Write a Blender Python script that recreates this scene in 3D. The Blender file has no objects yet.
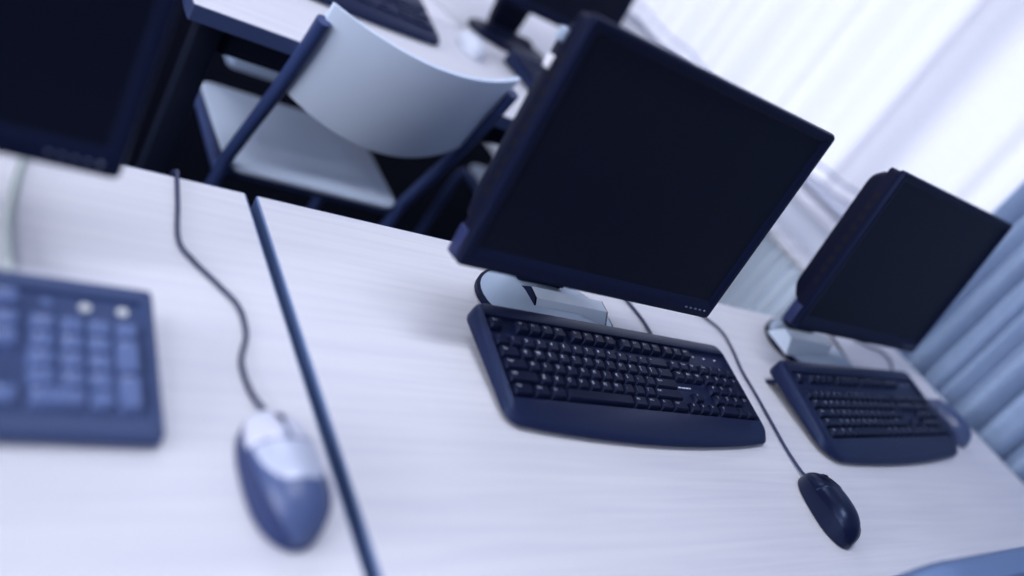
import bpy, bmesh, math, random
from mathutils import Vector, Matrix
random.seed(4)
scn = bpy.context.scene
col = scn.collection
PI = math.pi
ZD = 0.75                      # desk height

# ------------------------------------------------------------------ materials
MATS = {}
def mat(name, rgb, rough=.5, metal=0., spec=.5, **k):
    if name in MATS: return MATS[name]
    m = bpy.data.materials.new(name); m.use_nodes = True
    nt = m.node_tree; b = nt.nodes['Principled BSDF']
    b.inputs['Base Color'].default_value = (*rgb, 1)
    b.inputs['Roughness'].default_value = rough
    b.inputs['Metallic'].default_value = metal
    b.inputs['Specular IOR Level'].default_value = spec
    if k.get('tint'): b.inputs['Specular Tint'].default_value = (*k['tint'], 1)
    if k.get('coat'): b.inputs['Coat Weight'].default_value = k['coat']; b.inputs['Coat Roughness'].default_value = .15
    if k.get('noise'):
        amt, sc = k['noise']
        tc = nt.nodes.new('ShaderNodeTexCoord'); no = nt.nodes.new('ShaderNodeTexNoise')
        no.inputs['Scale'].default_value = sc; no.inputs['Detail'].default_value = 3
        nt.links.new(tc.outputs['Object'], no.inputs['Vector'])
        bp = nt.nodes.new('ShaderNodeBump'); bp.inputs['Strength'].default_value = amt; bp.inputs['Distance'].default_value = .002
        nt.links.new(no.outputs['Fac'], bp.inputs['Height']); nt.links.new(bp.outputs['Normal'], b.inputs['Normal'])
    MATS[name] = m
    return m

def wood_mat():
    m = bpy.data.materials.new('pale_ash_laminate'); m.use_nodes = True
    nt = m.node_tree; b = nt.nodes['Principled BSDF']
    tc = nt.nodes.new('ShaderNodeTexCoord'); mp = nt.nodes.new('ShaderNodeMapping')
    mp.inputs['Scale'].default_value = (2.2, 70, 1)
    nt.links.new(tc.outputs['Object'], mp.inputs['Vector'])
    n1 = nt.nodes.new('ShaderNodeTexNoise'); n1.inputs['Scale'].default_value = 1.6; n1.inputs['Detail'].default_value = 5
    n1.inputs['Distortion'].default_value = .6
    nt.links.new(mp.outputs['Vector'], n1.inputs['Vector'])
    cr = nt.nodes.new('ShaderNodeValToRGB')
    cr.color_ramp.elements[0].position = .32; cr.color_ramp.elements[0].color = (.635, .65, .725, 1)
    cr.color_ramp.elements[1].position = .62; cr.color_ramp.elements[1].color = (.70, .71, .77, 1)
    nt.links.new(n1.outputs['Fac'], cr.inputs['Fac'])
    nt.links.new(cr.outputs['Color'], b.inputs['Base Color'])
    b.inputs['Roughness'].default_value = .55; b.inputs['Specular IOR Level'].default_value = .3
    return m

def cloth_mat(name, rgb, transl, trgb=None):
    m = bpy.data.materials.new(name); m.use_nodes = True
    nt = m.node_tree; out = nt.nodes['Material Output']; b = nt.nodes['Principled BSDF']
    b.inputs['Base Color'].default_value = (*rgb, 1); b.inputs['Roughness'].default_value = .9
    b.inputs['Specular IOR Level'].default_value = .1
    tc = nt.nodes.new('ShaderNodeTexCoord'); mp = nt.nodes.new('ShaderNodeMapping'); mp.inputs['Scale'].default_value = (60, 60, 190)
    nt.links.new(tc.outputs['Object'], mp.inputs['Vector'])
    no = nt.nodes.new('ShaderNodeTexNoise'); no.inputs['Scale'].default_value = 1.; no.inputs['Detail'].default_value = 4
    nt.links.new(mp.outputs['Vector'], no.inputs['Vector'])
    mx = nt.nodes.new('ShaderNodeMix'); mx.data_type = 'RGBA'
    mx.inputs['A'].default_value = (*[c*.8 for c in rgb], 1); mx.inputs['B'].default_value = (*[min(1, c*1.15) for c in rgb], 1)
    nt.links.new(no.outputs['Fac'], mx.inputs['Factor'])
    nt.links.new(mx.outputs['Result'], b.inputs['Base Color'])
    if transl:
        t = nt.nodes.new('ShaderNodeBsdfTranslucent'); t.inputs['Color'].default_value = (*(trgb or rgb), 1)
        ms = nt.nodes.new('ShaderNodeMixShader'); ms.inputs['Fac'].default_value = transl
        nt.links.new(b.outputs['BSDF'], ms.inputs[1]); nt.links.new(t.outputs['BSDF'], ms.inputs[2])
        nt.links.new(ms.outputs['Shader'], out.inputs['Surface'])
    return m

def glass_mat():
    m = bpy.data.materials.new('window_glass'); m.use_nodes = True
    nt = m.node_tree; out = nt.nodes['Material Output']
    nt.nodes.remove(nt.nodes['Principled BSDF'])
    t = nt.nodes.new('ShaderNodeBsdfTransparent'); t.inputs['Color'].default_value = (.95, .97, 1, 1)
    g = nt.nodes.new('ShaderNodeBsdfGlossy'); g.inputs['Roughness'].default_value = .02
    ms = nt.nodes.new('ShaderNodeMixShader'); ms.inputs['Fac'].default_value = .07
    nt.links.new(t.outputs['BSDF'], ms.inputs[1]); nt.links.new(g.outputs['BSDF'], ms.inputs[2])
    nt.links.new(ms.outputs['Shader'], out.inputs['Surface'])
    return m

M_wood = wood_mat()
M_edge = mat('grey_blue_edge_band', (.125, .20, .40), .5)
M_desk_leg = mat('dark_steel', (.006, .009, .022), .6, 0, .1)
M_black = mat('black_plastic', (.0085, .0115, .038), .38, 0, .32, tint=(.45, .62, 1.), noise=(.12, 900))
M_bezel = mat('monitor_plastic', (.0055, .0078, .027), .45, 0, .14, tint=(.45, .62, 1.))
M_shell = mat('monitor_back_plastic', (.0045, .0062, .022), .5, 0, .12)
M_screen = mat('dark_lcd', (.0032, .0052, .0155), .42, 0, .10)
M_kcase = mat('keyboard_plastic', (.0085, .0130, .044), .40, 0, .34, tint=(.45, .62, 1.), noise=(.1, 900))
M_key = mat('keycap_plastic', (.0045, .0062, .024), .42, 0, .26, tint=(.45, .62, 1.))
M_keyP = mat('lighter_keycap_plastic', (.10, .150, .33), .5, 0, .35)  # lighter navy for keys and case, imitating a bluish blur haze
M_kcaseP = mat('lighter_keyboard_plastic', (.034, .060, .16), .5, 0, .35)
M_leg_ink = mat('pale_key_print', (.62, .66, .80), .6)
M_silver = mat('silver_plastic', (.36, .46, .60), .38, .15, .5)
M_silver2 = mat('bright_silver_plastic', (.66, .77, .90), .42, 0., .5)
M_cap = mat('corner_cap_plastic', (.020, .030, .10), .45, 0, .3)
M_btn = mat('dim_button', (.10, .12, .22), .5)
M_btn_lit = mat('pale_button', (.22, .26, .40), .5)
M_edge_shaded = mat('shaded_edge_band', (.030, .048, .13), .5)  # edge band colour darkened to carry the shade on the next desk
M_chair_blue = mat('blue_shell_plastic', (.115, .18, .34), .6, 0, .2)
M_cable = mat('dark_cable', (.022, .033, .09), .5)
M_cable2 = mat('beige_cable', (.40, .45, .46), .6)
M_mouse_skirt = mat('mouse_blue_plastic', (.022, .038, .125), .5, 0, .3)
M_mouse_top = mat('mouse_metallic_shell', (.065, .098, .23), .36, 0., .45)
M_mouse_sheen = mat('mouse_painted_sheen', (.50, .55, .70), .32, .1, .5)  # bright reflection on the mouse shell, held in the colour
M_mouse_blue = mat('blue_grey_mouse_shell', (.045, .07, .165), .28, .0, .6)
M_mouse_btn = mat('mouse_pale_button', (.62, .65, .78), .35, .1, .5)
M_mouse_black = mat('mouse_black_plastic', (.0045, .0065, .024), .30, 0, .42, tint=(.45, .62, 1.))
M_led = mat('pale_indicator', (.55, .58, .6), .5)
M_chair = mat('chair_shell_plastic', (.66, .77, .95), .45, 0, .3)
M_tube = mat('chair_tube_paint', (.035, .058, .17), .4, 0, .5)
M_wall = mat('wall_paint', (.74, .79, .90), .8, 0, .2, noise=(.1, 60))
M_floor = mat('dark_linoleum', (.0018, .0026, .007), .8, 0, .02)
M_ceil = mat('ceiling_paint', (.75, .77, .85), .9)
M_rad = mat('radiator_enamel', (.76, .86, .97), .4, 0, .4)
M_pvc = mat('white_window_frame', (.75, .77, .84), .4)
M_paper = mat('white_paper', (.78, .78, .86), .8)
M_tower = mat('grey_blue_laminate', (.42, .54, .76), .5)
M_pale = mat('pale_grey_plastic', (.58, .62, .72), .5)
M_sheer = cloth_mat('white_sheer', (.80, .81, .88), .68, (.88, .89, .96))
M_hem = cloth_mat('sheer_hem', (.34, .37, .52), .12, (.6, .62, .75))
M_drape = cloth_mat('blue_grey_drape', (.34, .45, .64), 0)
M_glass = glass_mat()
M_dark = mat('dark_recess', (.004, .005, .012), .6, 0, .2)
M_lamp = bpy.data.materials.new('lamp_diffuser'); M_lamp.use_nodes = True
M_lamp.node_tree.nodes['Principled BSDF'].inputs['Emission Color'].default_value = (.86, .9, 1, 1)
M_lamp.node_tree.nodes['Principled BSDF'].inputs['Emission Strength'].default_value = 5.

# ------------------------------------------------------------------ mesh helpers
def link(name, me, parent=None, loc=(0, 0, 0), rot=(0, 0, 0)):
    o = bpy.data.objects.new(name, me); col.objects.link(o)
    o.location = loc; o.rotation_euler = rot
    if parent is not None: o.parent = parent
    return o
def finish(name, bm, m, parent=None, loc=(0, 0, 0), rot=(0, 0, 0), smooth=True, mats=None):
    bmesh.ops.recalc_face_normals(bm, faces=bm.faces)
    me = bpy.data.meshes.new(name); bm.to_mesh(me); bm.free()
    for x in (mats or [m]): me.materials.append(x)
    if smooth:
        me.polygons.foreach_set('use_smooth', [True]*len(me.polygons))
        try: me.set_sharp_from_angle(angle=math.radians(38))
        except Exception: pass
    return link(name, me, parent, loc, rot)
def tag(o, label, cat=None, group=None, kind=None):
    o['label'] = label
    if cat: o['category'] = cat
    if group: o['group'] = group
    if kind: o['kind'] = kind
    return o
def empty(name, loc, rz=0):
    o = bpy.data.objects.new(name, None); col.objects.link(o); o.empty_display_size = .05
    o.location = loc; o.rotation_euler = (0, 0, rz); return o
def copy_tree(o, parent=None):
    c = o.copy(); col.objects.link(c)
    if parent is not None: c.parent = parent
    for ch in list(o.children): copy_tree(ch, c)
    return c
def struct(o): o['kind'] = 'structure'; return o

def box(bm, a, b, bev=0, seg=2, mi=0):
    x0, y0, z0 = a; x1, y1, z1 = b
    vs = [bm.verts.new(p) for p in ((x0,y0,z0),(x1,y0,z0),(x1,y1,z0),(x0,y1,z0),(x0,y0,z1),(x1,y0,z1),(x1,y1,z1),(x0,y1,z1))]
    fs = [bm.faces.new([vs[i] for i in f]) for f in ((3,2,1,0),(4,5,6,7),(0,1,5,4),(1,2,6,5),(2,3,7,6),(3,0,4,7))]
    for f in fs: f.material_index = mi
    if bev:
        es = list({e for f in fs for e in f.edges})
        bmesh.ops.bevel(bm, geom=es, offset=bev, segments=seg, affect='EDGES', profile=.5)
def loft(bm, loops, cap0=True, cap1=True, mi=0):
    rings = [[bm.verts.new(p) for p in L] for L in loops]
    n = len(rings[0])
    for a, b in zip(rings, rings[1:]):
        for i in range(n):
            f = bm.faces.new((a[i], a[(i+1) % n], b[(i+1) % n], b[i])); f.material_index = mi
    if cap0: bm.faces.new(rings[0][::-1]).material_index = mi
    if cap1: bm.faces.new(rings[-1]).material_index = mi
    return rings
def catmull(pts, sub=8):
    P = [Vector(p) for p in pts]; P = [P[0]*2-P[1]] + P + [P[-1]*2-P[-2]]
    out = []
    for i in range(1, len(P)-2):
        for k in range(sub):
            t = k/sub; a, b, c, d = P[i-1:i+3]
            out.append(.5*((2*b)+(c-a)*t+(2*a-5*b+4*c-d)*t*t+(3*b-a-3*c+d)*t*t*t))
    out.append(P[-2]); return out
def tube(bm, pts, r, seg=10, sub=8, mi=0):
    P = catmull(pts, sub) if sub else [Vector(p) for p in pts]
    up = None; loops = []
    for i, p in enumerate(P):
        t = (P[min(i+1, len(P)-1)]-P[max(i-1, 0)]).normalized()
        if up is None:
            up = Vector((0, 0, 1)) if abs(t.z) < .9 else Vector((1, 0, 0))
        s = t.cross(up).normalized(); up = s.cross(t).normalized()
        loops.append([p + (s*math.cos(2*PI*k/seg)+up*math.sin(2*PI*k/seg))*r for k in range(seg)])
    loft(bm, loops, mi=mi)
def rrect(x0, y0, x1, y1, r, n=5):
    pts = []
    for cx, cy, a0 in ((x1-r, y1-r, 0), (x0+r, y1-r, PI/2), (x0+r, y0+r, PI), (x1-r, y0+r, 1.5*PI)):
        for k in range(n+1):
            a = a0+PI/2*k/n; pts.append((cx+r*math.cos(a), cy+r*math.sin(a)))
    return pts
def grid(bm, f, nu, nv, mi=0):
    V = [[bm.verts.new(f(i/nu, j/nv)) for j in range(nv+1)] for i in range(nu+1)]
    for i in range(nu):
        for j in range(nv):
            bm.faces.new((V[i][j], V[i+1][j], V[i+1][j+1], V[i][j+1])).material_index = mi
    return V

# ------------------------------------------------------------------ lettering for keys
_TXT = {}
def text_mesh(s, size):
    """triangles of a short string, lower left at the origin"""
    if (s, size) in _TXT: return _TXT[(s, size)]
    cu = bpy.data.curves.new('t', 'FONT'); cu.body = s; cu.size = size; cu.resolution_u = 1
    o = bpy.data.objects.new('t', cu); col.objects.link(o)
    dg = bpy.context.evaluated_depsgraph_get(); dg.update()
    me = bpy.data.meshes.new_from_object(o.evaluated_get(dg))
    vs = [tuple(v.co) for v in me.vertices]; fs = [tuple(p.vertices) for p in me.polygons]
    bpy.data.objects.remove(o); bpy.data.curves.remove(cu); bpy.data.meshes.remove(me)
    _TXT[(s, size)] = (vs, fs); return vs, fs

# ------------------------------------------------------------------ room shell
XW = 1.76
YA, YB = -3.2, 4.2
W0, W1, WZ0, WZ1 = -2.4, 3.4, .79, 2.35
bm = bmesh.new(); box(bm, (-9., -9., -.05), (XW+.25, YB, 0)); struct(finish('floor', bm, M_floor, smooth=False))
bm = bmesh.new(); box(bm, (-4.2, YA, 2.9), (XW+.25, YB, 2.95)); struct(finish('ceiling', bm, M_ceil, smooth=False))
bm = bmesh.new()
box(bm, (XW, YA, 0), (XW+.25, YB, WZ0)); box(bm, (XW, YA, WZ1), (XW+.25, YB, 2.9))
box(bm, (XW, YA, WZ0), (XW+.25, W0, WZ1)); box(bm, (XW, W1, WZ0), (XW+.25, YB, WZ1))
struct(finish('wall_right', bm, M_wall, smooth=False))
bm = bmesh.new(); box(bm, (-4.2, YB, 0), (XW+.25, YB+.1, 2.9)); struct(finish('wall_back', bm, M_wall, smooth=False))
bm = bmesh.new(); box(bm, (XW-.035, W0-.05, WZ0-.03), (XW+.05, W1+.05, WZ0), .006); struct(finish('trim_1', bm, M_pvc))
bm = bmesh.new()
ny = 4; wpan = (W1-W0)/ny
for k in range(ny):
    a, b = W0+k*wpan, W0+(k+1)*wpan
    box(bm, (XW+.09, a, WZ0), (XW+.15, a+.03, WZ1), .004); box(bm, (XW+.09, b-.03, WZ0), (XW+.15, b, WZ1), .004)
    box(bm, (XW+.09, a+.03, WZ0), (XW+.15, b-.03, WZ0+.03), .004); box(bm, (XW+.09, a+.03, WZ1-.06), (XW+.15, b-.03, WZ1), .004)
win = struct(finish('window_1', bm, M_pvc))
bm = bmesh.new()
for k in range(ny): box(bm, (XW+.117, W0+k*wpan+.03, WZ0+.03), (XW+.123, W0+(k+1)*wpan-.03, WZ1-.06))
finish('pane', bm, M_glass, win, smooth=False)

# added ceiling lamps (unseen, put in to light the room)
for i, (lx, ly) in enumerate([(-2.2, -.9), (-2.2, 1.2), (-.2, -.3), (-.2, 2.0)]):
    bm = bmesh.new(); box(bm, (-.62, -.16, -.06), (.62, .16, 0), .008)
    f = finish('added_ceiling_light', bm, M_pvc, None, (lx, ly, 2.9))
    bm = bmesh.new(); box(bm, (-.58, -.13, -.072), (.58, .13, -.061), .003); finish('diffuser', bm, M_lamp, f)
    tag(f, 'long added ceiling light with a white housing, unseen overhead', 'ceiling light', 'added lights on the ceiling')

# ------------------------------------------------------------------ desks
def desk(x0, x1, y0, y1, label, m_edge=None):
    cx = (x0+x1)/2
    root = empty('desk', (cx, y0, 0)); w = (x1-x0)/2; d = y1-y0
    tag(root, label, 'desk', 'pale desks set end to end' )
    bm = bmesh.new(); box(bm, (-w+.0015, .0015, ZD-.027), (w-.0015, d-.0015, ZD), .001, 1); finish('worktop', bm, M_wood, root)
    bm = bmesh.new()
    L0 = rrect(-w, 0, w, d, .004, 3); L1 = rrect(-w+.002, .002, w-.002, d-.002, .003, 3)
    loft(bm, [[(x, y, ZD-.0265) for x, y in L1], [(x, y, ZD-.026) for x, y in L0], [(x, y, ZD-.001) for x, y in L0], [(x, y, ZD-.0002) for x, y in L1]], False, False)
    tag(finish('edge_band', bm, m_edge or M_edge, root), 'grey blue edge band')
    for sx in (-1, 1):
        for yy in (.06, d-.06):
            bm = bmesh.new(); box(bm, (sx*(w-.05)-.02, yy-.02, 0), (sx*(w-.05)+.02, yy+.02, ZD-.027), .004); finish('leg', bm, M_desk_leg, root)
    for yy in (.05, d-.075):
        bm = bmesh.new(); box(bm, (-w+.06, yy, ZD-.085), (w-.06, yy+.025, ZD-.0275), .003); finish('apron', bm, M_desk_leg, root)
    return root
desk(-1.45, -.0115, -.53, 0, 'pale ash desk carrying the two-tone pale mouse, cut off by the photo edge')
desk(0, 1.44, -.53, 0, 'pale ash desk carrying two complete workstations, with its end beside the heavy curtain')
desk(.0, 1.44, .475, 1.30, 'pale desk in the next row behind the chairs', M_edge_shaded)

# ------------------------------------------------------------------ keyboards
KINDS = {'curved': dict(D=.160, wf=.2285, wb=.2245, rb=.018, rf=.022, bulge=.014, fgap=1.4, z0=.0145, z1=.0385, back=.0255, low=.012),
         'flared': dict(D=.174, wf=.2430, wb=.2310, rb=.016, rf=.040, bulge=.010, fgap=1.85, z0=.0150, z1=.0440, back=.029, low=.013),
         'straight': dict(D=.1405, wf=.2275, wb=.2275, rb=.005, rf=.006, bulge=.0, fgap=1.3, z0=.0150, z1=.0335, back=.019, low=.0)}
KW = .455
Kd = KINDS['curved']; KD = Kd['D']
def ztop(y): return Kd['z0'] + (y+KD/2)/KD*(Kd['z1']-Kd['z0'])
def zlow(y, z): return z + max(0, (y+KD/2)/KD)*Kd['low']
def kb_outline(kind, inset=0., n=6):
    D = KD/2-inset; wf, wb = Kd['wf']-inset, Kd['wb']-inset
    rb, rf = max(Kd['rb']-inset, .002), max(Kd['rf']-inset, .002)
    bulge = Kd['bulge']; pts = []
    def arc(cx, cy, r, a0):
        for k in range(n+1):
            a = a0+PI/2*k/n; pts.append((cx+r*math.cos(a), cy+r*math.sin(a)))
    arc(wb-rb, D-rb, rb, 0)
    for k in range(1, 12): pts.append((wb-rb-2*(wb-rb)*k/12, D))
    arc(-wb+rb, D-rb, rb, PI/2)
    arc(-wf+rf, -D+rf, rf, PI)
    for k in range(1, 20):
        t = k/20; pts.append((-wf+rf+2*(wf-rf)*t, -D-bulge*math.sin(PI*t)**.8))
    arc(wf-rf, -D+rf, rf, 1.5*PI)
    return pts
U = .01895; PY = .0160
KX0 = -11.25*U; KY0 = KD/2-Kd['back']       # back left corner of the key field
def key_list(g=1.3):
    K = []                                        # (name, x units, row y, w, h, legend)
    def row(y, x, items, name):
        for it in items:
            if isinstance(it, (int, float)): x += it; continue
            s, w = it if isinstance(it, tuple) else (it, 1)
            K.append((name, x, y, w, 1, s)); x += w
    row(0, 0, ['Esc', 1, 'F1', 'F2', 'F3', 'F4', .5, 'F5', 'F6', 'F7', 'F8', .5, 'F9', 'F10', 'F11', 'F12'], 'function_key')
    row(0, 15.25, ['Prt', 'Scr', 'Brk'], 'function_key')
    row(1.3, 0, ['`', '1', '2', '3', '4', '5', '6', '7', '8', '9', '0', '-', '=', ('<-', 2)], 'key')
    row(2.3, 0, [('Tab', 1.5)] + list('QWERTYUIOP[]') + [('\\', 1.5)], 'key')
    row(3.3, 0, [('Caps', 1.75)] + list("ASDFGHJKL;'") + [('Enter', 2.25)], 'key')
    row(4.3, 0, [('Shift', 2.25)] + list('ZXCVBNM,./') + [('Shift', 2.75)], 'key')
    row(5.3, 0, [('Ctrl', 1.5), ('Win', 1.25), ('Alt', 1.25), ('', 5.75), ('Alt', 1.25), ('Win', 1.25), ('Fn', 1.25), ('Ctrl', 1.5)], 'key')
    row(1.3, 15.25, ['Ins', 'Hom', 'PgU'], 'navigation_key'); row(2.3, 15.25, ['Del', 'End', 'PgD'], 'navigation_key')
    row(4.3, 16.25, ['^'], 'arrow_key'); row(5.3, 15.25, ['<', 'v', '>'], 'arrow_key')
    row(1.3, 18.5, ['Num', '/', '*', '-'], 'number_pad_key'); row(2.3, 18.5, ['7', '8', '9'], 'number_pad_key')
    K.append(('number_pad_key', 21.5, 2.3, 1, 2, '+'))
    row(3.3, 18.5, ['4', '5', '6'], 'number_pad_key'); row(4.3, 18.5, ['1', '2', '3'], 'number_pad_key')
    K.append(('number_pad_key', 21.5, 4.3, 1, 2, 'Ent')); row(5.3, 18.5, [('0', 2), '.'], 'number_pad_key')
    return [(n, x, y if y == 0 else y+g-1.3, w, h, t) for n, x, y, w, h, t in K]
KEYS = key_list()
KSLOPE = math.atan((Kd['z1']-Kd['z0'])/KD)
def key_bm(bm, w, h, legend, hi, big=False):
    W, H = w*U-.0012, h*PY-.0011
    iw, ih = (.0026, .0021)
    Z = [0, .0015, .0066+hi, .0075+hi]
    loops = []
    for z, ix, iy, r in ((Z[0], 0, 0, .0008), (Z[1], 0.0002, .0002, .0010), (Z[2], iw-.0006, ih-.0006, .0018), (Z[3], iw, ih, .0018)):
        loops.append([(x, y+(.0006 if z > .004 else 0), z) for x, y in rrect(-W/2+ix, -H/2+iy, W/2-ix, H/2-iy, r, 2)])
    loft(bm, loops, False, True, 0)
    if legend:
        size = (.0060 if len(legend) == 1 else .0040)*(1.25 if big else 1)
        vs, fs = text_mesh(legend, size)
        ox, oy = -W/2+iw+.0012, H/2-ih-.0012-size*.66
        nv = [bm.verts.new((x+ox, y+oy, Z[3]+.00015)) for x, y, _ in vs]
        for f in fs:
            try: bm.faces.new([nv[i] for i in f]).material_index = 1
            except ValueError: pass
def keyboard(kind, label, group=None):
    global Kd, KD, KY0, KSLOPE
    Kd = KINDS[kind]; KD = Kd['D']; KY0 = KD/2-Kd['back']; KSLOPE = math.atan((Kd['z1']-Kd['z0'])/KD); KEYS = key_list(Kd['fgap'])
    bottom = Kd['fgap']+5
    root = empty('keyboard', (0, 0, 0))
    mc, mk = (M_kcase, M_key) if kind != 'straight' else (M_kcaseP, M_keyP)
    bm = bmesh.new()
    def lp(inset, fz): return [(x, y, fz(x, y)) for x, y in kb_outline(kind, inset)]
    x0, x1 = KX0-.0035, -KX0+.0035; y1, y0 = KY0+.003, KY0-bottom*PY-.003
    def lip(x, y, z):                              # the palm edge falls away in front of the keys
        t = max(0, min(1, (y0-.002-y)/.028)); return z-(.0075*t**1.6 if kind != 'straight' else .001*t)
    loops = [lp(.006, lambda x, y: zlow(y, .003)), lp(.001, lambda x, y: zlow(y, .0045)), lp(0, lambda x, y: zlow(y, .0065 if kind != 'straight' else .006))]
    if kind != 'straight':
        loops += [lp(.0015, lambda x, y: max(.0088, lip(x, y, ztop(y)-.006))), lp(.004, lambda x, y: max(.0112, lip(x, y, ztop(y)-.002))), lp(.008, lambda x, y: max(.0125, lip(x, y, ztop(y))))]
        ins = .0085
    else:
        loops += [lp(.0006, lambda x, y: ztop(y)-.002), lp(.0022, lambda x, y: ztop(y)-.0004), lp(.004, lambda x, y: ztop(y))]
        ins = .0045
    def well(g, dz):
        out = []
        for x, y in kb_outline(kind, ins):
            X = max(x0-g, min(x1+g, x)); Y = max(y0-g, min(y1+g, y)); out.append((X, Y, ztop(Y)+dz))
        return out
    if kind != 'straight':
        loops += [well(.0012, .0012), well(0.0004, .0008)]
    else: loops += [well(.001, 0)]
    loops += [well(0, -.004)]
    loft(bm, loops)
    bmesh.ops.remove_doubles(bm, verts=bm.verts, dist=.00002)
    finish('case', bm, mc, root)
    cache = {}
    for name, x, yr, w, h, s in KEYS:
        kk = (w, h, s, yr if yr in (0, bottom-1) else 1)
        if kk not in cache:
            bm = bmesh.new(); key_bm(bm, w, h, s, .0006 if yr in (0, bottom-1) else 0)
            cache[kk] = finish(name, bm, None, root, mats=[mk, M_leg_ink]); o = cache[kk]
        else:
            o = link(name, cache[kk].data, root)
        cy = KY0-(yr+h/2)*PY
        o.location = (KX0+(x+w/2)*U, cy, ztop(cy)-.0042); o.rotation_euler = (KSLOPE, 0, 0)
    # status lamps, badge, rear feet
    for k in range(3):
        lx = KX0+((18.9+1.25*k) if kind != 'straight' else (19.15+1.42*k))*U; ly = KY0-.4*PY
        bm = bmesh.new()
        r = (.0016, .0011) if kind != 'straight' else (.0044, .0042)
        loft(bm, [[(r[0]*math.cos(2*PI*i/12), r[1]*math.sin(2*PI*i/12), z) for i in range(12)] for z in (-.001, .0007)])
        finish('indicator_light', bm, (M_led if k else M_keyP) if kind == 'straight' else M_leg_ink, root, (lx, ly, ztop(ly)-.0035 if kind != 'straight' else ztop(ly)-.0032), (KSLOPE, 0, 0))
    if kind == 'curved':
        bm = bmesh.new(); by = KY0-3.85*PY
        for k, ww in enumerate((.0035, .0022, .0030, .0020, .0036, .0018, .0026)):
            bx = k*.0037; box(bm, (bx, -.0009, 0), (bx+ww, .0009, .0004))
        tag(finish('badge', bm, M_leg_ink, root, (KX0+15.4*U, by, ztop(by)-.0039), (KSLOPE, 0, 0)), 'small pale printed maker mark')
        bm = bmesh.new(); box(bm, (KX0+15.2*U, -.0052, -.001), (KX0+18.3*U, .0052, .0018), .0008)
        finish('badge_plate', bm, mc, root, (0, KY0-3.85*PY, ztop(KY0-3.85*PY)-.0058), (KSLOPE, 0, 0))
    for sx in (-1, 1):
        bm = bmesh.new()
        hx = sx*(Kd['wb']-(.020 if kind == 'flared' else .050)); zl = zlow(KD/2-.02, .005)
        loft(bm, [[(hx-.013, KD/2-.030, zl), (hx+.013, KD/2-.030, zl), (hx+.013, KD/2-.022, zl+.001), (hx-.013, KD/2-.022, zl+.001)],
                  [(hx-.011, KD/2-.014, -.0005), (hx+.011, KD/2-.014, -.0005), (hx+.011, KD/2-.008, .0005), (hx-.011, KD/2-.008, .0005)]])
        finish('foot', bm, mc, root)
    return tag(root, label, 'keyboard', group)
def attach_cable(root, pts, r, m, name='cable', z=None):
    """pts in world coordinates on the desk, stored in the thing's own space"""
    M = Matrix.Translation(root.location) @ root.rotation_euler.to_matrix().to_4x4()
    I = M.inverted(); bm = bmesh.new()
    tube(bm, [I @ Vector(p) for p in pts], r, 8, 8)
    return finish(name, bm, m, root)
def cz(xy, z=ZD+.0031): return [(x, y, z) for x, y in xy]

GK = 'keyboards on the near desks'
kA = keyboard('curved', 'black keyboard with a bulging wrist edge, in front of the largest complete monitor', GK)
kA.location = (.4265, -.2475, ZD+.0006); kA.rotation_euler.z = -.002
kB = keyboard('flared', 'dark flared keyboard propped on its rear feet, beside the heavy curtain', GK)
kB.location = (1.012, -.2520, ZD+.0006); kB.rotation_euler.z = .072
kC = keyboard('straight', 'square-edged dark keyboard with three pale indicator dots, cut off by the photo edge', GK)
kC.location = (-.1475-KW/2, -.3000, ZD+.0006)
attach_cable(kA, [(.5635, -.171, ZD+.020), (.562, -.163, ZD+.011), (.562, -.154, ZD+.0050)] + cz([(.562, -.145), (.566, -.114), (.567, -.092), (.562, -.055), (.548, -.012), (.541, .006)]) + [(.53, .022, ZD-.020), (.53, .024, ZD-.2)], .0024, M_cable)
attach_cable(kB, [(1.112, -.172, ZD+.022), (1.114, -.152, ZD+.008)] + cz([(1.120, -.138), (1.137, -.097), (1.150, -.069), (1.163, -.035), (1.17, .0)]) + [(1.172, .015, ZD-.018), (1.172, .02, ZD-.2)], .0024, M_cable)
attach_cable(kC, [(-.243, -.232, ZD+.018), (-.244, -.212, ZD+.010), (-.245, -.18, ZD+.006), (-.243, -.129, ZD+.0052), (-.237, -.076, ZD+.0052), (-.228, -.02, ZD+.0052), (-.222, .007, ZD+.0055), (-.22, .022, ZD-.03), (-.22, .024, ZD-.2)], .0045, M_cable2)

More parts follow.
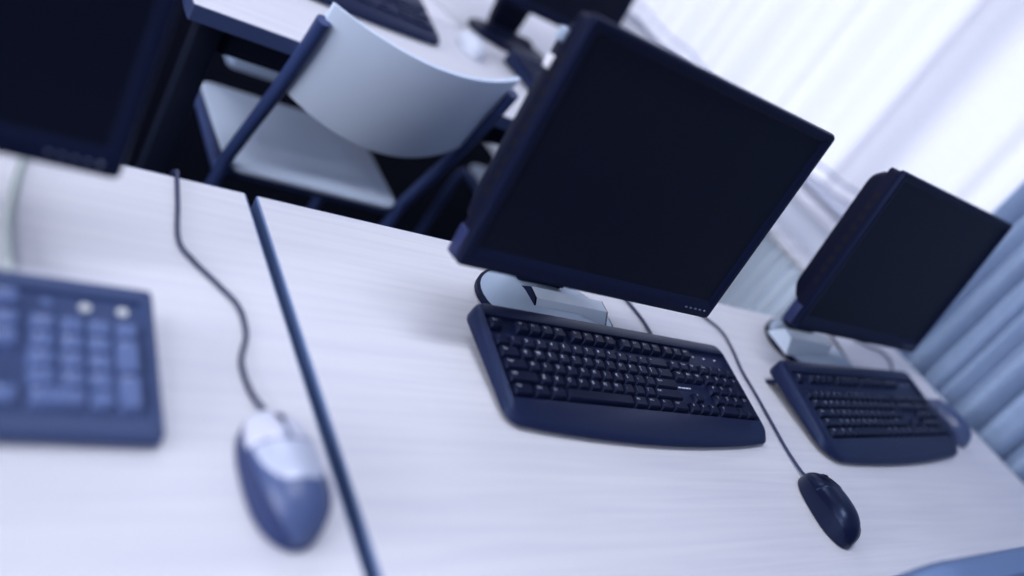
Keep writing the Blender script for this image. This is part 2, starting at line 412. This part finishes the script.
# ------------------------------------------------------------------ monitors
PW, PH, TH = .394, .2695, .012
def monitor(label, tilt, pz, group, SX=.047, SY=.095, bdx=.024, bfy=-.024, a=.112, b=.075, ndy=.034, pale=True, bh=.027, side=None):
    m_base, m_block = (M_silver, M_silver2) if pale else (M_bezel, M_bezel)
    root = empty('monitor', (0, 0, 0))
    # everything of the panel is built upright, then tipped about its lower front edge
    T = Matrix.Translation((0, 0, pz)) @ Matrix.Rotation(-tilt, 4, 'X')
    def fin(name, bm, m, parent=root, mats=None):
        bmesh.ops.transform(bm, matrix=T, verts=bm.verts); return finish(name, bm, m, parent, mats=mats)
    w, h = PW/2, PH
    def R(i, y, r, lo=0): return [(x, y, z) for x, z in rrect(-w+i, i+lo, w-i, h-i, r, 4)]
    bm = bmesh.new()
    sx0, sz0, sx1, sz1 = -w+.0155, .0245, w-.0155, h-.0135
    def S(g, y): return [(x, y, z) for x, z in rrect(sx0-g, sz0-g, sx1+g, sz1+g, .0015, 4)]
    loft(bm, [R(.006, TH, .004), R(.001, TH-.001, .005), R(0, TH-.003, .005), R(0, .004, .005), R(.0015, .0008, .005), R(.004, 0, .005),
              S(.0058, .0002), S(0, .0046)], True, False)
    fin('bezel', bm, M_bezel)
    bm = bmesh.new(); vs = [bm.verts.new(p) for p in S(.0004, .0042)]; bm.faces.new(vs)
    bmesh.ops.recalc_face_normals(bm, faces=bm.faces)
    fin('screen', bm, M_screen)
    bm = bmesh.new()
    def B(ix, zlo, zhi, y, r): return [(x, y, z) for x, z in rrect(-w+ix, zlo, w-ix, zhi, r, 5)]
    loft(bm, [B(.0035, .004, h-.004, TH-.001, .006), B(.0035, .004, h-.004, TH+.016, .006), B(.006, .032, h-.012, TH+.017, .012), B(.008, .034, h-.014, TH+.028, .014), B(.014, .042, h-.02, TH+.041, .02), B(.045, .06, h-.045, TH+.048, .03)], True, True)
    fin('back_shell', bm, M_shell)
    for sx in (-1, 1):
        bm = bmesh.new(); box(bm, (min(sx*(w-.012), sx*(w-.0004)), TH-.0005, .0006), (max(sx*(w-.012), sx*(w-.0004)), TH+.017, .034), .0015)
        tag(fin('corner_cap', bm, M_cap), 'slightly paler lower corner piece')
    for sx in (-1, 1):                              # recessed side vents
        bm = bmesh.new()
        for k in range(9):
            zz = .072+k*.018; X = sx*(w-.0042); box(bm, (min(X, X+sx*.0012), TH+.004, zz), (max(X, X+sx*.0012), TH+.012, zz+.011), .0008, 1)
        fin('vent', bm, M_dark)
    for k in range(5):
        bm = bmesh.new(); bx = w-.052+k*.0088
        wide = .0022 if k < 4 else .0016
        loft(bm, [[(bx+wide*math.cos(2*PI*i/12), y, .0118+.0012*math.sin(2*PI*i/12)) for i in range(12)] for y in (.001, -.0009)])
        fin('power_button' if k == 4 else 'button', bm, M_btn_lit if k == 4 else M_btn)
    # stand: oval base with a dark rim, silver front block, dark neck, hinge
    bm = bmesh.new(); N = 40
    def E(a, b, z, fz=0): return [(SX+a*math.cos(2*PI*i/N), SY+b*math.sin(2*PI*i/N)*(1 if math.sin(2*PI*i/N) > 0 else 1.), z) for i in range(N)]
    loft(bm, [E(a-.004, b-.004, .0005), E(a, b, .003), E(a, b, .009), E(a-.003, b-.003, .0105)], True, True); finish('base_rim', bm, M_bezel, root)
    bm = bmesh.new()
    loft(bm, [E(a-.0035, b-.0035, .0102), E(a-.008, b-.008, .0115), E(a*.72, b*.62, .0142), E(a*.42, b*.36, .0195)], True, True); finish('base', bm, m_base, root)
    bm = bmesh.new()                                # front block: wedge leaning on the base
    bx0, bx1 = SX+bdx-.062, SX+bdx+.062
    fy = SY+bfy
    pf = [(fy, .010), (fy+.014, bh), (fy+.034, bh+.002), (fy+.055, .012)]
    loft(bm, [[(x, y, z) for y, z in pf] for x in (bx0, bx1)], False, False)
    finish('front_block', bm, m_block, root)
    for xa, xb in ((bx0-.0025, bx0+.0002), (bx1-.0002, bx1+.0025)):  # block ends coloured dark by default, standing in for their shade
        bm = bmesh.new(); loft(bm, [[(x, y, z-.0006) for y, z in pf] for x in (xa, xb)]); finish('block_side', bm, side or M_bezel, root)
    bm = bmesh.new()
    ny0 = SY+ndy
    th = [(-.040, ny0, .015), (.040, ny0, .015), (.040, ny0+.03, .015), (-.040, ny0+.03, .015)]
    tp = T @ Vector((0, TH+.045, .115))
    loft(bm, [[(SX+x, y, z) for x, y, z in th],
              [(SX+x*1.15, y+.002, z+.06) for x, y, z in th],
              [(SX*.6+x*.85, tp.y+dy, tp.z-.03) for (x, y, z), dy in zip(th, (.0, .0, .026, .026))],
              [(SX*.5+x*.85, tp.y+dy, tp.z+.02) for (x, y, z), dy in zip(th, (.0, .0, .020, .020))]])
    bmesh.ops.bevel(bm, geom=list(bm.edges), offset=.004, segments=2, affect='EDGES')
    finish('neck', bm, M_shell, root)
    return tag(root, label or 'x', 'monitor', group)
GM = 'flat monitors on the near desks'
mA = monitor('large black flat monitor standing between the other two near monitors, behind a complete keyboard', .0986, .106, GM)
mA.location = (.3200, -.2128, ZD); mA.rotation_euler.z = -.006
mB = monitor('black flat monitor beside the heavy blue grey curtain, at the end of the desk', .138, .0835, GM, SX=.018, SY=.062, bdx=-.050, bfy=-.030, b=.078, ndy=.036, bh=.036, side=M_silver2)
mB.scale = (1, 1, 1.03); mB.location = (.9945, -.1573, ZD); mB.rotation_euler.z = .0135
mC = monitor('', .0986, .106, GM, SX=-.06, SY=.12, bdx=0, a=.085); mC.location = (-.191-PW/2, -.195, ZD); mC.rotation_euler.z = 0
tag(mC, 'dark flat monitor cut off by the photo corner, above the square-edged keyboard', 'monitor', GM)
mD = monitor('', .0986, .106, None, pale=False, SX=-.02, SY=.075, bdx=0); mD.location = (1.035-PW/2, .85, ZD); mD.rotation_euler.z = 0
tag(mD, 'dark monitor on the desk in the next row, peeking over the large central monitor', 'monitor')
# two small pale boxes on the side of the central monitor
for k, (zz, yy) in enumerate([(.205, TH+.022), (.232, TH+.024)]):
    bm = bmesh.new(); box(bm, (-PW/2+.002, yy-.004, zz), (-PW/2+.012, yy+.005, zz+.013), .0015)
    bmesh.ops.transform(bm, matrix=Matrix.Translation((0, 0, .106)) @ Matrix.Rotation(-.0986, 4, 'X'), verts=bm.verts)
    tag(finish('stub', bm, M_paper if k == 0 else M_silver, mA), 'small pale plug in the side of the monitor')

# ------------------------------------------------------------------ mice
def mouse(kind, label, L=.116, W=.062, H=.037, group=None):
    root = empty('computer_mouse', (0, 0, 0))
    l, w = L/2, W/2
    def half(t):                       # half width along the length, t 0 = cable end, 1 = palm end
        s = (2*t-1)
        p = max(0, 1-abs(s)**3.3)**.52
        return w*p*(.90+.14*math.sin(PI*min(1, .12+t*.80)))*(1-.06*(1-t))
    def ht(t): return H*(max(0, 1-abs((t-.60)/(.605 if t < .6 else .402))**2.35))**.5
    def surf(t, a, off=0.):            # a -1..1 across
        y = l-2*l*t
        ex = abs(a)**1.0
        x = half(t)*math.sin(a*PI/2)
        z = .004+(ht(t))*max(0, math.cos(a*PI/2))**.62
        return Vector((x*(1+off/w), y, z+off))
    tmin, tmax = .004, .996
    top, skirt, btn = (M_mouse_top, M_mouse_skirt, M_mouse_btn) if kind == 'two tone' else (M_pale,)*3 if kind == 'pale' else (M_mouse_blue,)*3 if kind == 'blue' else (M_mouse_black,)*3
    bm = bmesh.new()
    grid(bm, lambda u, v: surf(tmin+(tmax-tmin)*(.5-.5*math.cos(PI*u)), -1+2*v), 40, 28)
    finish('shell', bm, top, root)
    bm = bmesh.new(); n = 44
    out = [(half(tmin+(tmax-tmin)*(.5-.5*math.cos(PI*i/n))), l-2*l*(tmin+(tmax-tmin)*(.5-.5*math.cos(PI*i/n)))) for i in range(n+1)]
    ring = out+[(-x, y) for x, y in out[::-1]]
    def zs(y, k): t = (l-y)/(2*l); return .0005+(.004+ht(t)*(.40+.38*t**1.5))*k
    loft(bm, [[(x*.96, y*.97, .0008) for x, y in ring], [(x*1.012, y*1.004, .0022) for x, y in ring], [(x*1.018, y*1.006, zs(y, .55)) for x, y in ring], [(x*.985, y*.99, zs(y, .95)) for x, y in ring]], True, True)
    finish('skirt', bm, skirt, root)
    for sgn in (-1, 1):                # the two buttons, split by the wheel slot
        bm = bmesh.new()
        def fb(u, v):
            a = sgn*(.045+.80*v); t1 = .36+.035*(1-abs(a)); t = .012+(t1-.012)*u
            return surf(t, a, .0009 if 0 < u < 1 and 0 < v < 1 else .0)
        grid(bm, fb, 16, 12)
        finish('button', bm, btn, root)
    if kind == 'two tone':             # pale patch behind the buttons, stands in for the shell's bright reflection
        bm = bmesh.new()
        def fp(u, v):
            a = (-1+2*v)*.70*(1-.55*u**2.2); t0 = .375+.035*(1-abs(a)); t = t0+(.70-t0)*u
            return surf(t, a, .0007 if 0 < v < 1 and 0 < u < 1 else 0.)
        grid(bm, fp, 16, 18); finish('sheen_patch', bm, M_mouse_sheen, root)
    bm = bmesh.new(); zc = ht(.2)+.004
    for s in range(2):
        pass
    loft(bm, [[(x, l-2*l*.2+r*math.cos(2*PI*i/18), zc-.0048+r*math.sin(2*PI*i/18)) for i in range(18)] for x, r in ((-.0032, .0055), (-.0024, .0066), (.0024, .0066), (.0032, .0055))])
    finish('scroll_wheel', bm, M_black if kind == 'two tone' else M_silver if kind == 'pale' else M_shell, root)
    return tag(root, label, 'computer mouse', group)
mouA = mouse('two tone', 'two-tone mouse with pale buttons and a blue grey shell, near the seam between the desks', .124, .057, .037)
mouA.location = (-.0645, -.397, ZD); mouA.rotation_euler.z = .03
attach_cable(mouA, [(-.0635, -.334, ZD+.011), (-.0625, -.325, ZD+.006)] + cz([(-.068, -.302), (-.069, -.27), (-.058, -.235), (-.058, -.199), (-.072, -.172), (-.092, -.14), (-.101, -.113), (-.094, -.055), (-.089, -.012)]) + [(-.088, .004, ZD+.0030), (-.088, .016, ZD-.03), (-.088, .02, ZD-.2)], .0024, M_cable)
mouB = mouse('black', 'glossy black mouse lying past the right end of the middle keyboard', .110, .050, .036)
mouB.location = (.668, -.434, ZD); mouB.rotation_euler.z = -.20
attach_cable(mouB, [(.6785, -.381, ZD+.010), (.683, -.372, ZD+.005)] + cz([(.692, -.332), (.705, -.286), (.72, -.234), (.734, -.179), (.753, -.134), (.765, -.089), (.749, -.06), (.70, -.02), (.66, .0)]) + [(.65, .015, ZD-.018), (.65, .02, ZD-.2)], .0022, M_cable)
mouC = mouse('blue', 'x', .110, .054, .036)
mouC.location = (1.300, -.245, ZD); mouC.rotation_euler.z = .15
tag(mouC, 'dark blue mouse tucked behind the end of the keyboard beside the heavy curtain', 'computer mouse')
attach_cable(mouC, [(1.292, -.190, ZD+.010), (1.29, -.182, ZD+.005)] + cz([(1.297, -.160), (1.294, -.117), (1.315, -.095), (1.341, -.069), (1.338, -.043), (1.30, -.036), (1.26, -.02), (1.24, .0)]) + [(1.235, .015, ZD-.018), (1.235, .02, ZD-.2)], .0022, M_cable)

# ------------------------------------------------------------------ chairs
def chair(label, group, M_chair=M_chair):
    root = empty('chair', (0, 0, 0))
    bm = bmesh.new()
    def seat(u, v, d=0):
        x = -.172+.344*u; y = -.18+.36*v
        return (x, y, .462+.012*math.cos(2*PI*(v-.1))*.5-.010*math.cos((u-.5)*PI)-d)
    L = rrect(-.180, -.19, .180, .130, .030, 6)
    def zz(x, y): return .458+.006*math.cos((y+.1)*9)-.006*math.cos(x*9)
    loft(bm, [[(x*.985, y*.985, zz(x, y)-.012) for x, y in L], [(x, y, zz(x, y)-.008) for x, y in L], [(x, y, zz(x, y)-.002) for x, y in L], [(x*.985, y*.985, zz(x, y)) for x, y in L],
              [(x*.5, y*.5, zz(x*.5, y*.5)) for x, y in L]])
    finish('seat', bm, M_chair, root)
    bm = bmesh.new()
    HB = .182
    def back(x, s, off):               # s 0 bottom .. 1 top
        k = 1-(x/HB)**2
        y = -.262-.048*s-.050*k-.004*s*k
        z = (.672-.038*k)+(.178+.022*k)*s
        return Vector((x, y+off, z))
    n = 24; Lf = []
    prof = rrect(-1, 0, 1, 1, .12, 4)
    loft(bm, [[back(px*HB*(.98 if e else 1), .03*e+ps*(1-.06*e), o) for px, ps in sub] for o, e, sub in
              [(-.006, 1, None), (-.005, 0, None), (.005, 0, None), (.006, 1, None)] for sub in [
                  [(-1+2*i/n, 0) for i in range(n+1)] + [(1, .33), (1, .66)] + [(1-2*i/n, 1) for i in range(n+1)] + [(-1, .66), (-1, .33)]]], False, False)
    # close both faces as strips
    bm.verts.ensure_lookup_table(); per = 2*(n+1)+4; base = [0, 3*per]
    for b0 in base:
        lo = [bm.verts[b0+i] for i in range(n+1)]; hi = [bm.verts[b0+n+3+i] for i in range(n+1)][::-1]
        l2 = bm.verts[b0+n+1], bm.verts[b0+n+2], bm.verts[b0+per-1], bm.verts[b0+per-2]
        for i in range(n):
            if i == 0: bm.faces.new((lo[0], lo[1], hi[1], hi[0], l2[3], l2[2]))
            elif i == n-1: bm.faces.new((lo[n-1], lo[n], l2[0], l2[1], hi[n], hi[n-1]))
            else: bm.faces.new((lo[i], lo[i+1], hi[i+1], hi[i]))
    finish('backrest', bm, M_chair, root)
    for sx in (-1, 1):
        x = sx*.186
        bm = bmesh.new(); tube(bm, [(x, -.312, .82), (x, -.296, .76), (x, -.262, .66), (x, -.205, .52), (x, -.180, .44), (x, -.165, .25), (x, -.185, .01)], .0125, 10, 6)
        finish('rear_leg', bm, M_tube, root)
        bm = bmesh.new(); tube(bm, [(x, -.18, .435), (x, -.10, .438), (x, .07, .440), (x, .115, .425), (x, .130, .36), (x, .145, .01)], .0115, 10, 6)
        finish('front_leg', bm, M_tube, root)
    for yy in (-.165, .09):
        bm = bmesh.new(); tube(bm, [(-.186, yy, .436), (.186, yy, .436)], .010, 10, 0); finish('seat_rail', bm, M_tube, root)
    return tag(root, label or 'x', 'chair', group)
GC = 'shell chairs with dark tube frames'
ch = chair('pale shell chair tucked under the next row desk, its curved back facing the camera', GC); ch.location = (.350, .725, 0)
c2 = copy_tree(ch); c2.location = (1.035, .725, 0)
tag(c2, 'chair under the next row desk, mostly hidden by the large central monitor', 'chair', GC)
c3 = empty("chair", (.648, -.364, 0), .035); c3.scale = (1, 1, 1.066)
tag(c3, 'blue grey padded chair pushed up to the desk edge below the glossy black mouse', 'chair')
PT = Matrix.Translation((0, -.205, .545)) @ Matrix.Rotation(math.radians(7), 4, 'X')
bm = bmesh.new()
def BK(i, y, bul=0): return [(x, y-.012*(1-(x/.22)**2)+bul, z) for x, z in rrect(-.215+i, i, .215-i, .315-i, .055, 6)]
loft(bm, [BK(.03, .020), BK(.008, .018), BK(0, .010), BK(0, -.010), BK(.008, -.018), BK(.03, -.020)])
bmesh.ops.transform(bm, matrix=PT, verts=bm.verts); finish('backrest', bm, M_chair_blue, c3)
bm = bmesh.new()
SL = rrect(-.215, -.19, .215, .20, .06, 6)
loft(bm, [[(x*.94, y*.94, .425) for x, y in SL], [(x, y, .432) for x, y in SL], [(x, y, .462) for x, y in SL], [(x*.95, y*.95, .474) for x, y in SL], [(x*.5, y*.5, .480) for x, y in SL]])
finish('seat', bm, M_chair_blue, c3)
for sx in (-1, 1):
    bm = bmesh.new(); tube(bm, [(sx*.15, -.247, .74), (sx*.15, -.238, .66), (sx*.16, -.226, .56), (sx*.17, -.215, .44), (sx*.175, -.22, .25), (sx*.185, -.25, .01)], .012, 10, 6); finish('rear_leg', bm, M_tube, c3)
    bm = bmesh.new(); tube(bm, [(sx*.17, -.205, .418), (sx*.17, .10, .418), (sx*.172, .155, .40), (sx*.175, .17, .33), (sx*.185, .185, .01)], .012, 10, 6); finish('front_leg', bm, M_tube, c3)

# ------------------------------------------------------------------ next row
def small_keyboard(label, loc, rz):
    global Kd, KD, KY0
    Kd = KINDS['curved']; KD = Kd['D']; KY0 = KD/2-Kd['back']
    bm = bmesh.new()
    loft(bm, [[(x, y, .002) for x, y in kb_outline('curved', .004)], [(x, y, .008) for x, y in kb_outline('curved', 0)], [(x, y, ztop(y)) for x, y in kb_outline('curved', .006)]])
    for name, x, yr, w, h, s in KEYS:
        cy = KY0-(yr+h/2)*PY; cx = KX0+(x+w/2)*U; W, H = w*U/2-.0008, h*PY/2-.0008; z = ztop(cy)
        loft(bm, [[(cx+a*W, cy+b*H, z-.001) for a, b in ((1, 1), (-1, 1), (-1, -1), (1, -1))], [(cx+a*(W-.002), cy+b*(H-.002), z+.0045) for a, b in ((1, 1), (-1, 1), (-1, -1), (1, -1))]], False, True)
    o = finish('keyboard', bm, M_kcase, None, loc, (0, 0, rz)); return tag(o, label, 'keyboard')
small_keyboard('blurred dark keyboard on the next row desk, directly behind the pale chair back', (.305, .775, ZD+.0005), 0)
small_keyboard('blurred dark keyboard on the next row desk, below the peeking monitor', (.965, .735, ZD+.0005), .12)
mP = mouse('pale', 'x', .105, .055, .033)
mo = mP
mo.location = (.635, .765, ZD); mo.rotation_euler.z = -.1
tag(mo, 'small pale mouse on the next row desk between its two keyboards', 'computer mouse')
for (x, y, rz, lab) in [(.55, 1.00, .25, 'white paper sheet lying on the next row desk, behind the small pale mouse')]:
    bm = bmesh.new(); grid(bm, lambda u, v: (-.105+.21*u, -.148+.297*v, .0006+.0015*math.sin(u*3)*v), 8, 8)
    o = finish('paper_sheet', bm, M_paper, None, (x, y, ZD+.0003), (0, 0, rz)); tag(o, lab, 'paper')
    sm = o.modifiers.new('thick', 'SOLIDIFY'); sm.thickness = .0004
# drawer unit hung below the worktop
tw = empty('drawer_unit', (.445, 1.0, .43)); tag(tw, 'grey blue drawer unit hung beneath the next row desk, behind the pale chair seat', 'drawer unit')
bm = bmesh.new(); box(bm, (-.18, .012, 0), (.18, .21, .2925), .003); finish('body', bm, M_tower, tw)
for z0, z1 in ((.004, .140), (.146, .288)):
    bm = bmesh.new(); box(bm, (-.177, -.006, z0), (.177, .0125, z1), .003); d_ = finish('drawer', bm, M_tower, tw)
    bm = bmesh.new(); zc_ = (z0+z1)/2; tube(bm, [(-.05, -.005, zc_), (-.05, -.022, zc_), (-.04, -.026, zc_), (.04, -.026, zc_), (.05, -.022, zc_), (.05, -.005, zc_)], .004, 8, 4); finish('handle', bm, M_silver, d_)

# ------------------------------------------------------------------ radiator
rd = empty('radiator', (1.66, .75, 0)); RY = .62
tag(rd, 'white panel radiator with upright flutes on the wall below the sheer curtain', 'radiator')
bm = bmesh.new()
nf = 31; prof = []
P = 2*RY/nf
for k in range(nf):
    y = -RY+k*P
    for fy, dx in ((.0, .0), (.18, -.028), (.45, -.028), (.63, 0.)): prof.append((y+fy*P, dx))
prof.append((RY, 0))
a = [[bm.verts.new((-.040+dx, y, z)) for y, dx in prof] for z in (.13, .66)]
b = [[bm.verts.new((-.052, y, z)) for y, dx in prof] for z in (.115, .675)]
for A, B in ((a[0], a[1]), (b[0], a[0]), (a[1], b[1])):
    for i in range(len(prof)-1): bm.faces.new((A[i], A[i+1], B[i+1], B[i]))
box(bm, (-.0385, -RY, .115), (.02, RY, .675))
finish('flute_panel', bm, M_rad, rd)
bm = bmesh.new(); box(bm, (-.070, -RY-.006, .672), (.032, RY+.006, .690), .003)
finish('top_grille', bm, M_pvc, rd)
bm = bmesh.new()
for k in range(18):
    y = -RY+.04+k*.068; box(bm, (-.040, y, .6895), (-.030, y+.012, .6908)); box(bm, (0, y, .6895), (.012, y+.012, .6908))
finish('vent_slot', bm, M_cable, rd)
for yy in (-RY+.12, RY-.12):
    bm = bmesh.new(); box(bm, (.02, yy-.015, .2), (.0995, yy+.015, .6), .003); finish('bracket', bm, M_rad, rd)
bm = bmesh.new(); tube(bm, [(.0, -RY+.02, .15), (.0, -RY-.05, .15), (.0, -RY-.07, .13), (0, -RY-.07, 0.0)], .011, 10, 5); finish('pipe', bm, M_rad, rd)

# ------------------------------------------------------------------ curtains
def fold(y, seed, per, amp):
    return amp*(math.sin(2*PI*y/per+seed)+.45*math.sin(2*PI*y/(per*.47)+seed*2.1)+.35*math.sin(2*PI*y/(per*2.3)+seed*.7))
def hem(y): return .843+.022*math.cos(max(-PI, min(PI, (y-.30)*6.0)))
sh = empty('sheer_curtain', (1.66, 1.0, 0)); tag(sh, 'bright white sheer curtain hanging across the window, ending above the radiator', 'curtain')
YS0, YS1, ZT = .10, 3.6, 2.55
def sx(y, s): return 1.678 + fold(y, 1.3, .31, .024)*(.75+.35*s)
bm = bmesh.new()
grid(bm, lambda u, v: (sx(YS0+(YS1-YS0)*u, 1-v)-1.66, YS0+(YS1-YS0)*u-1.0, hem(YS0+(YS1-YS0)*u)+(ZT-hem(YS0+(YS1-YS0)*u))*v), 420, 10)
finish('sheer_panel', bm, M_sheer, sh)
for z0, z1 in ((.0, .008), (.036, .044)):
    bm = bmesh.new()
    grid(bm, lambda u, v: (sx(YS0+(YS1-YS0)*u, 1)-1.66-.003, YS0+(YS1-YS0)*u-1.0, hem(YS0+(YS1-YS0)*u)+z0+(z1-z0)*v), 420, 1)
    finish('hem', bm, M_hem, sh)
bm = bmesh.new(); tube(bm, [(.018, -.88, 2.56), (.018, 2.7, 2.56)], .012, 10, 0); finish('rail', bm, M_pvc, sh)

dr = empty('drape', (1.6, -.5, 0)); tag(dr, 'heavy blue grey curtain with deep folds hanging past the end of the desk', 'curtain')
YD0, YD1 = -1.5, .10
rc = random.Random(11)
CU = [.16, .075, .03, -.025, -.070, -.118, -.188, -.262]
while CU[-1] > YD0-.2: CU.append(CU[-1]-rc.uniform(.055, .10))
def dx(y, s):
    y = y-.012*math.sin(s*5)*s
    for a, b in zip(CU, CU[1:]):
        if y <= a and y > b:
            t = (a-y)/(a-b); w_ = a-b
            f = max(0, math.sin(PI*t))**.62*min(.105, w_*1.25) + .008*math.sin(PI*t*3+a*40)*math.sin(PI*t)
            return 1.655-.085*s-f*(.75+.3*s)
    return 1.655-.085*s
bm = bmesh.new()
grid(bm, lambda u, v: (dx(YD0+(YD1-YD0)*u, 1-v)-1.6, YD0+(YD1-YD0)*u+.5-.035*(1-v), .03+2.5*v), 640, 14)
o = finish('drape_panel', bm, M_drape, dr)
sm = o.modifiers.new('thick', 'SOLIDIFY'); sm.thickness = .002
bm = bmesh.new(); tube(bm, [(.03, -1.05, 2.54), (.03, .60, 2.54)], .012, 10, 0); finish('rail', bm, M_pvc, dr)

# ------------------------------------------------------------------ light
w = bpy.data.worlds.new('World'); scn.world = w; w.use_nodes = True
bg = w.node_tree.nodes['Background']; bg.inputs['Color'].default_value = (.66, .71, 1, 1); bg.inputs['Strength'].default_value = .46
def area(name, loc, rot, sx, sy, e, colr):
    l = bpy.data.lights.new(name, 'AREA'); l.shape = 'RECTANGLE'; l.size = sx; l.size_y = sy; l.energy = e; l.color = colr
    o = bpy.data.objects.new(name, l); col.objects.link(o); o.location = loc; o.rotation_euler = rot; return o
for lx, ly in [(-2.2, -.9), (-2.2, 1.2), (-.2, -.3), (-.2, 2.0)]:
    area('ceiling_fill', (lx, ly, 2.82), (0, 0, 0), 1.16, .26, 16.5, (.89, .90, 1))  # added lamps below the ceiling, unseen
area('left_fill_light', (-3.9, -1.0, 1.7), (0, -PI/2, 0), 1.5, 3.2, 128, (.90, .91, 1))  # unseen fill lamp added on the left; no window stands there
s = bpy.data.lights.new('sun', 'SUN'); s.energy = 3.7; s.color = (1, .99, 1); s.angle = math.radians(38)
so = bpy.data.objects.new('sun', s); col.objects.link(so)
so.rotation_euler = Vector((-.95, -.10, -.22)).to_track_quat('-Z', 'Y').to_euler()

# ------------------------------------------------------------------ camera
cd = bpy.data.cameras.new('camera'); cam = bpy.data.objects.new('camera', cd); col.objects.link(cam); scn.camera = cam
Rw = [[0.7667047441351744, -0.3872430396330792, 0.5120611912421698], [0.15416695261190183, -0.6632111597193306, -0.732382078116402], [0.6232145585935683, 0.640463727216049, -0.4487870631798]]
r, d, f = (Vector(v) for v in Rw)
cam.matrix_world = Matrix(((r.x, -d.x, -f.x, -.3532469), (r.y, -d.y, -f.y, -.78279823), (r.z, -d.z, -f.z, 1.24318386), (0, 0, 0, 1)))
cd.sensor_width = 36; cd.sensor_fit = 'HORIZONTAL'; cd.lens = 848.1/1024*36
cd.clip_start = .02
cd.dof.use_dof = True; cd.dof.focus_distance = 1.06; cd.dof.aperture_fstop = 1.25

vs = scn.view_settings
vs.view_transform = 'Standard'; vs.look = 'None'; vs.gamma = 1; vs.exposure = 0; vs.use_curve_mapping = False
scn.display_settings.display_device = 'sRGB'
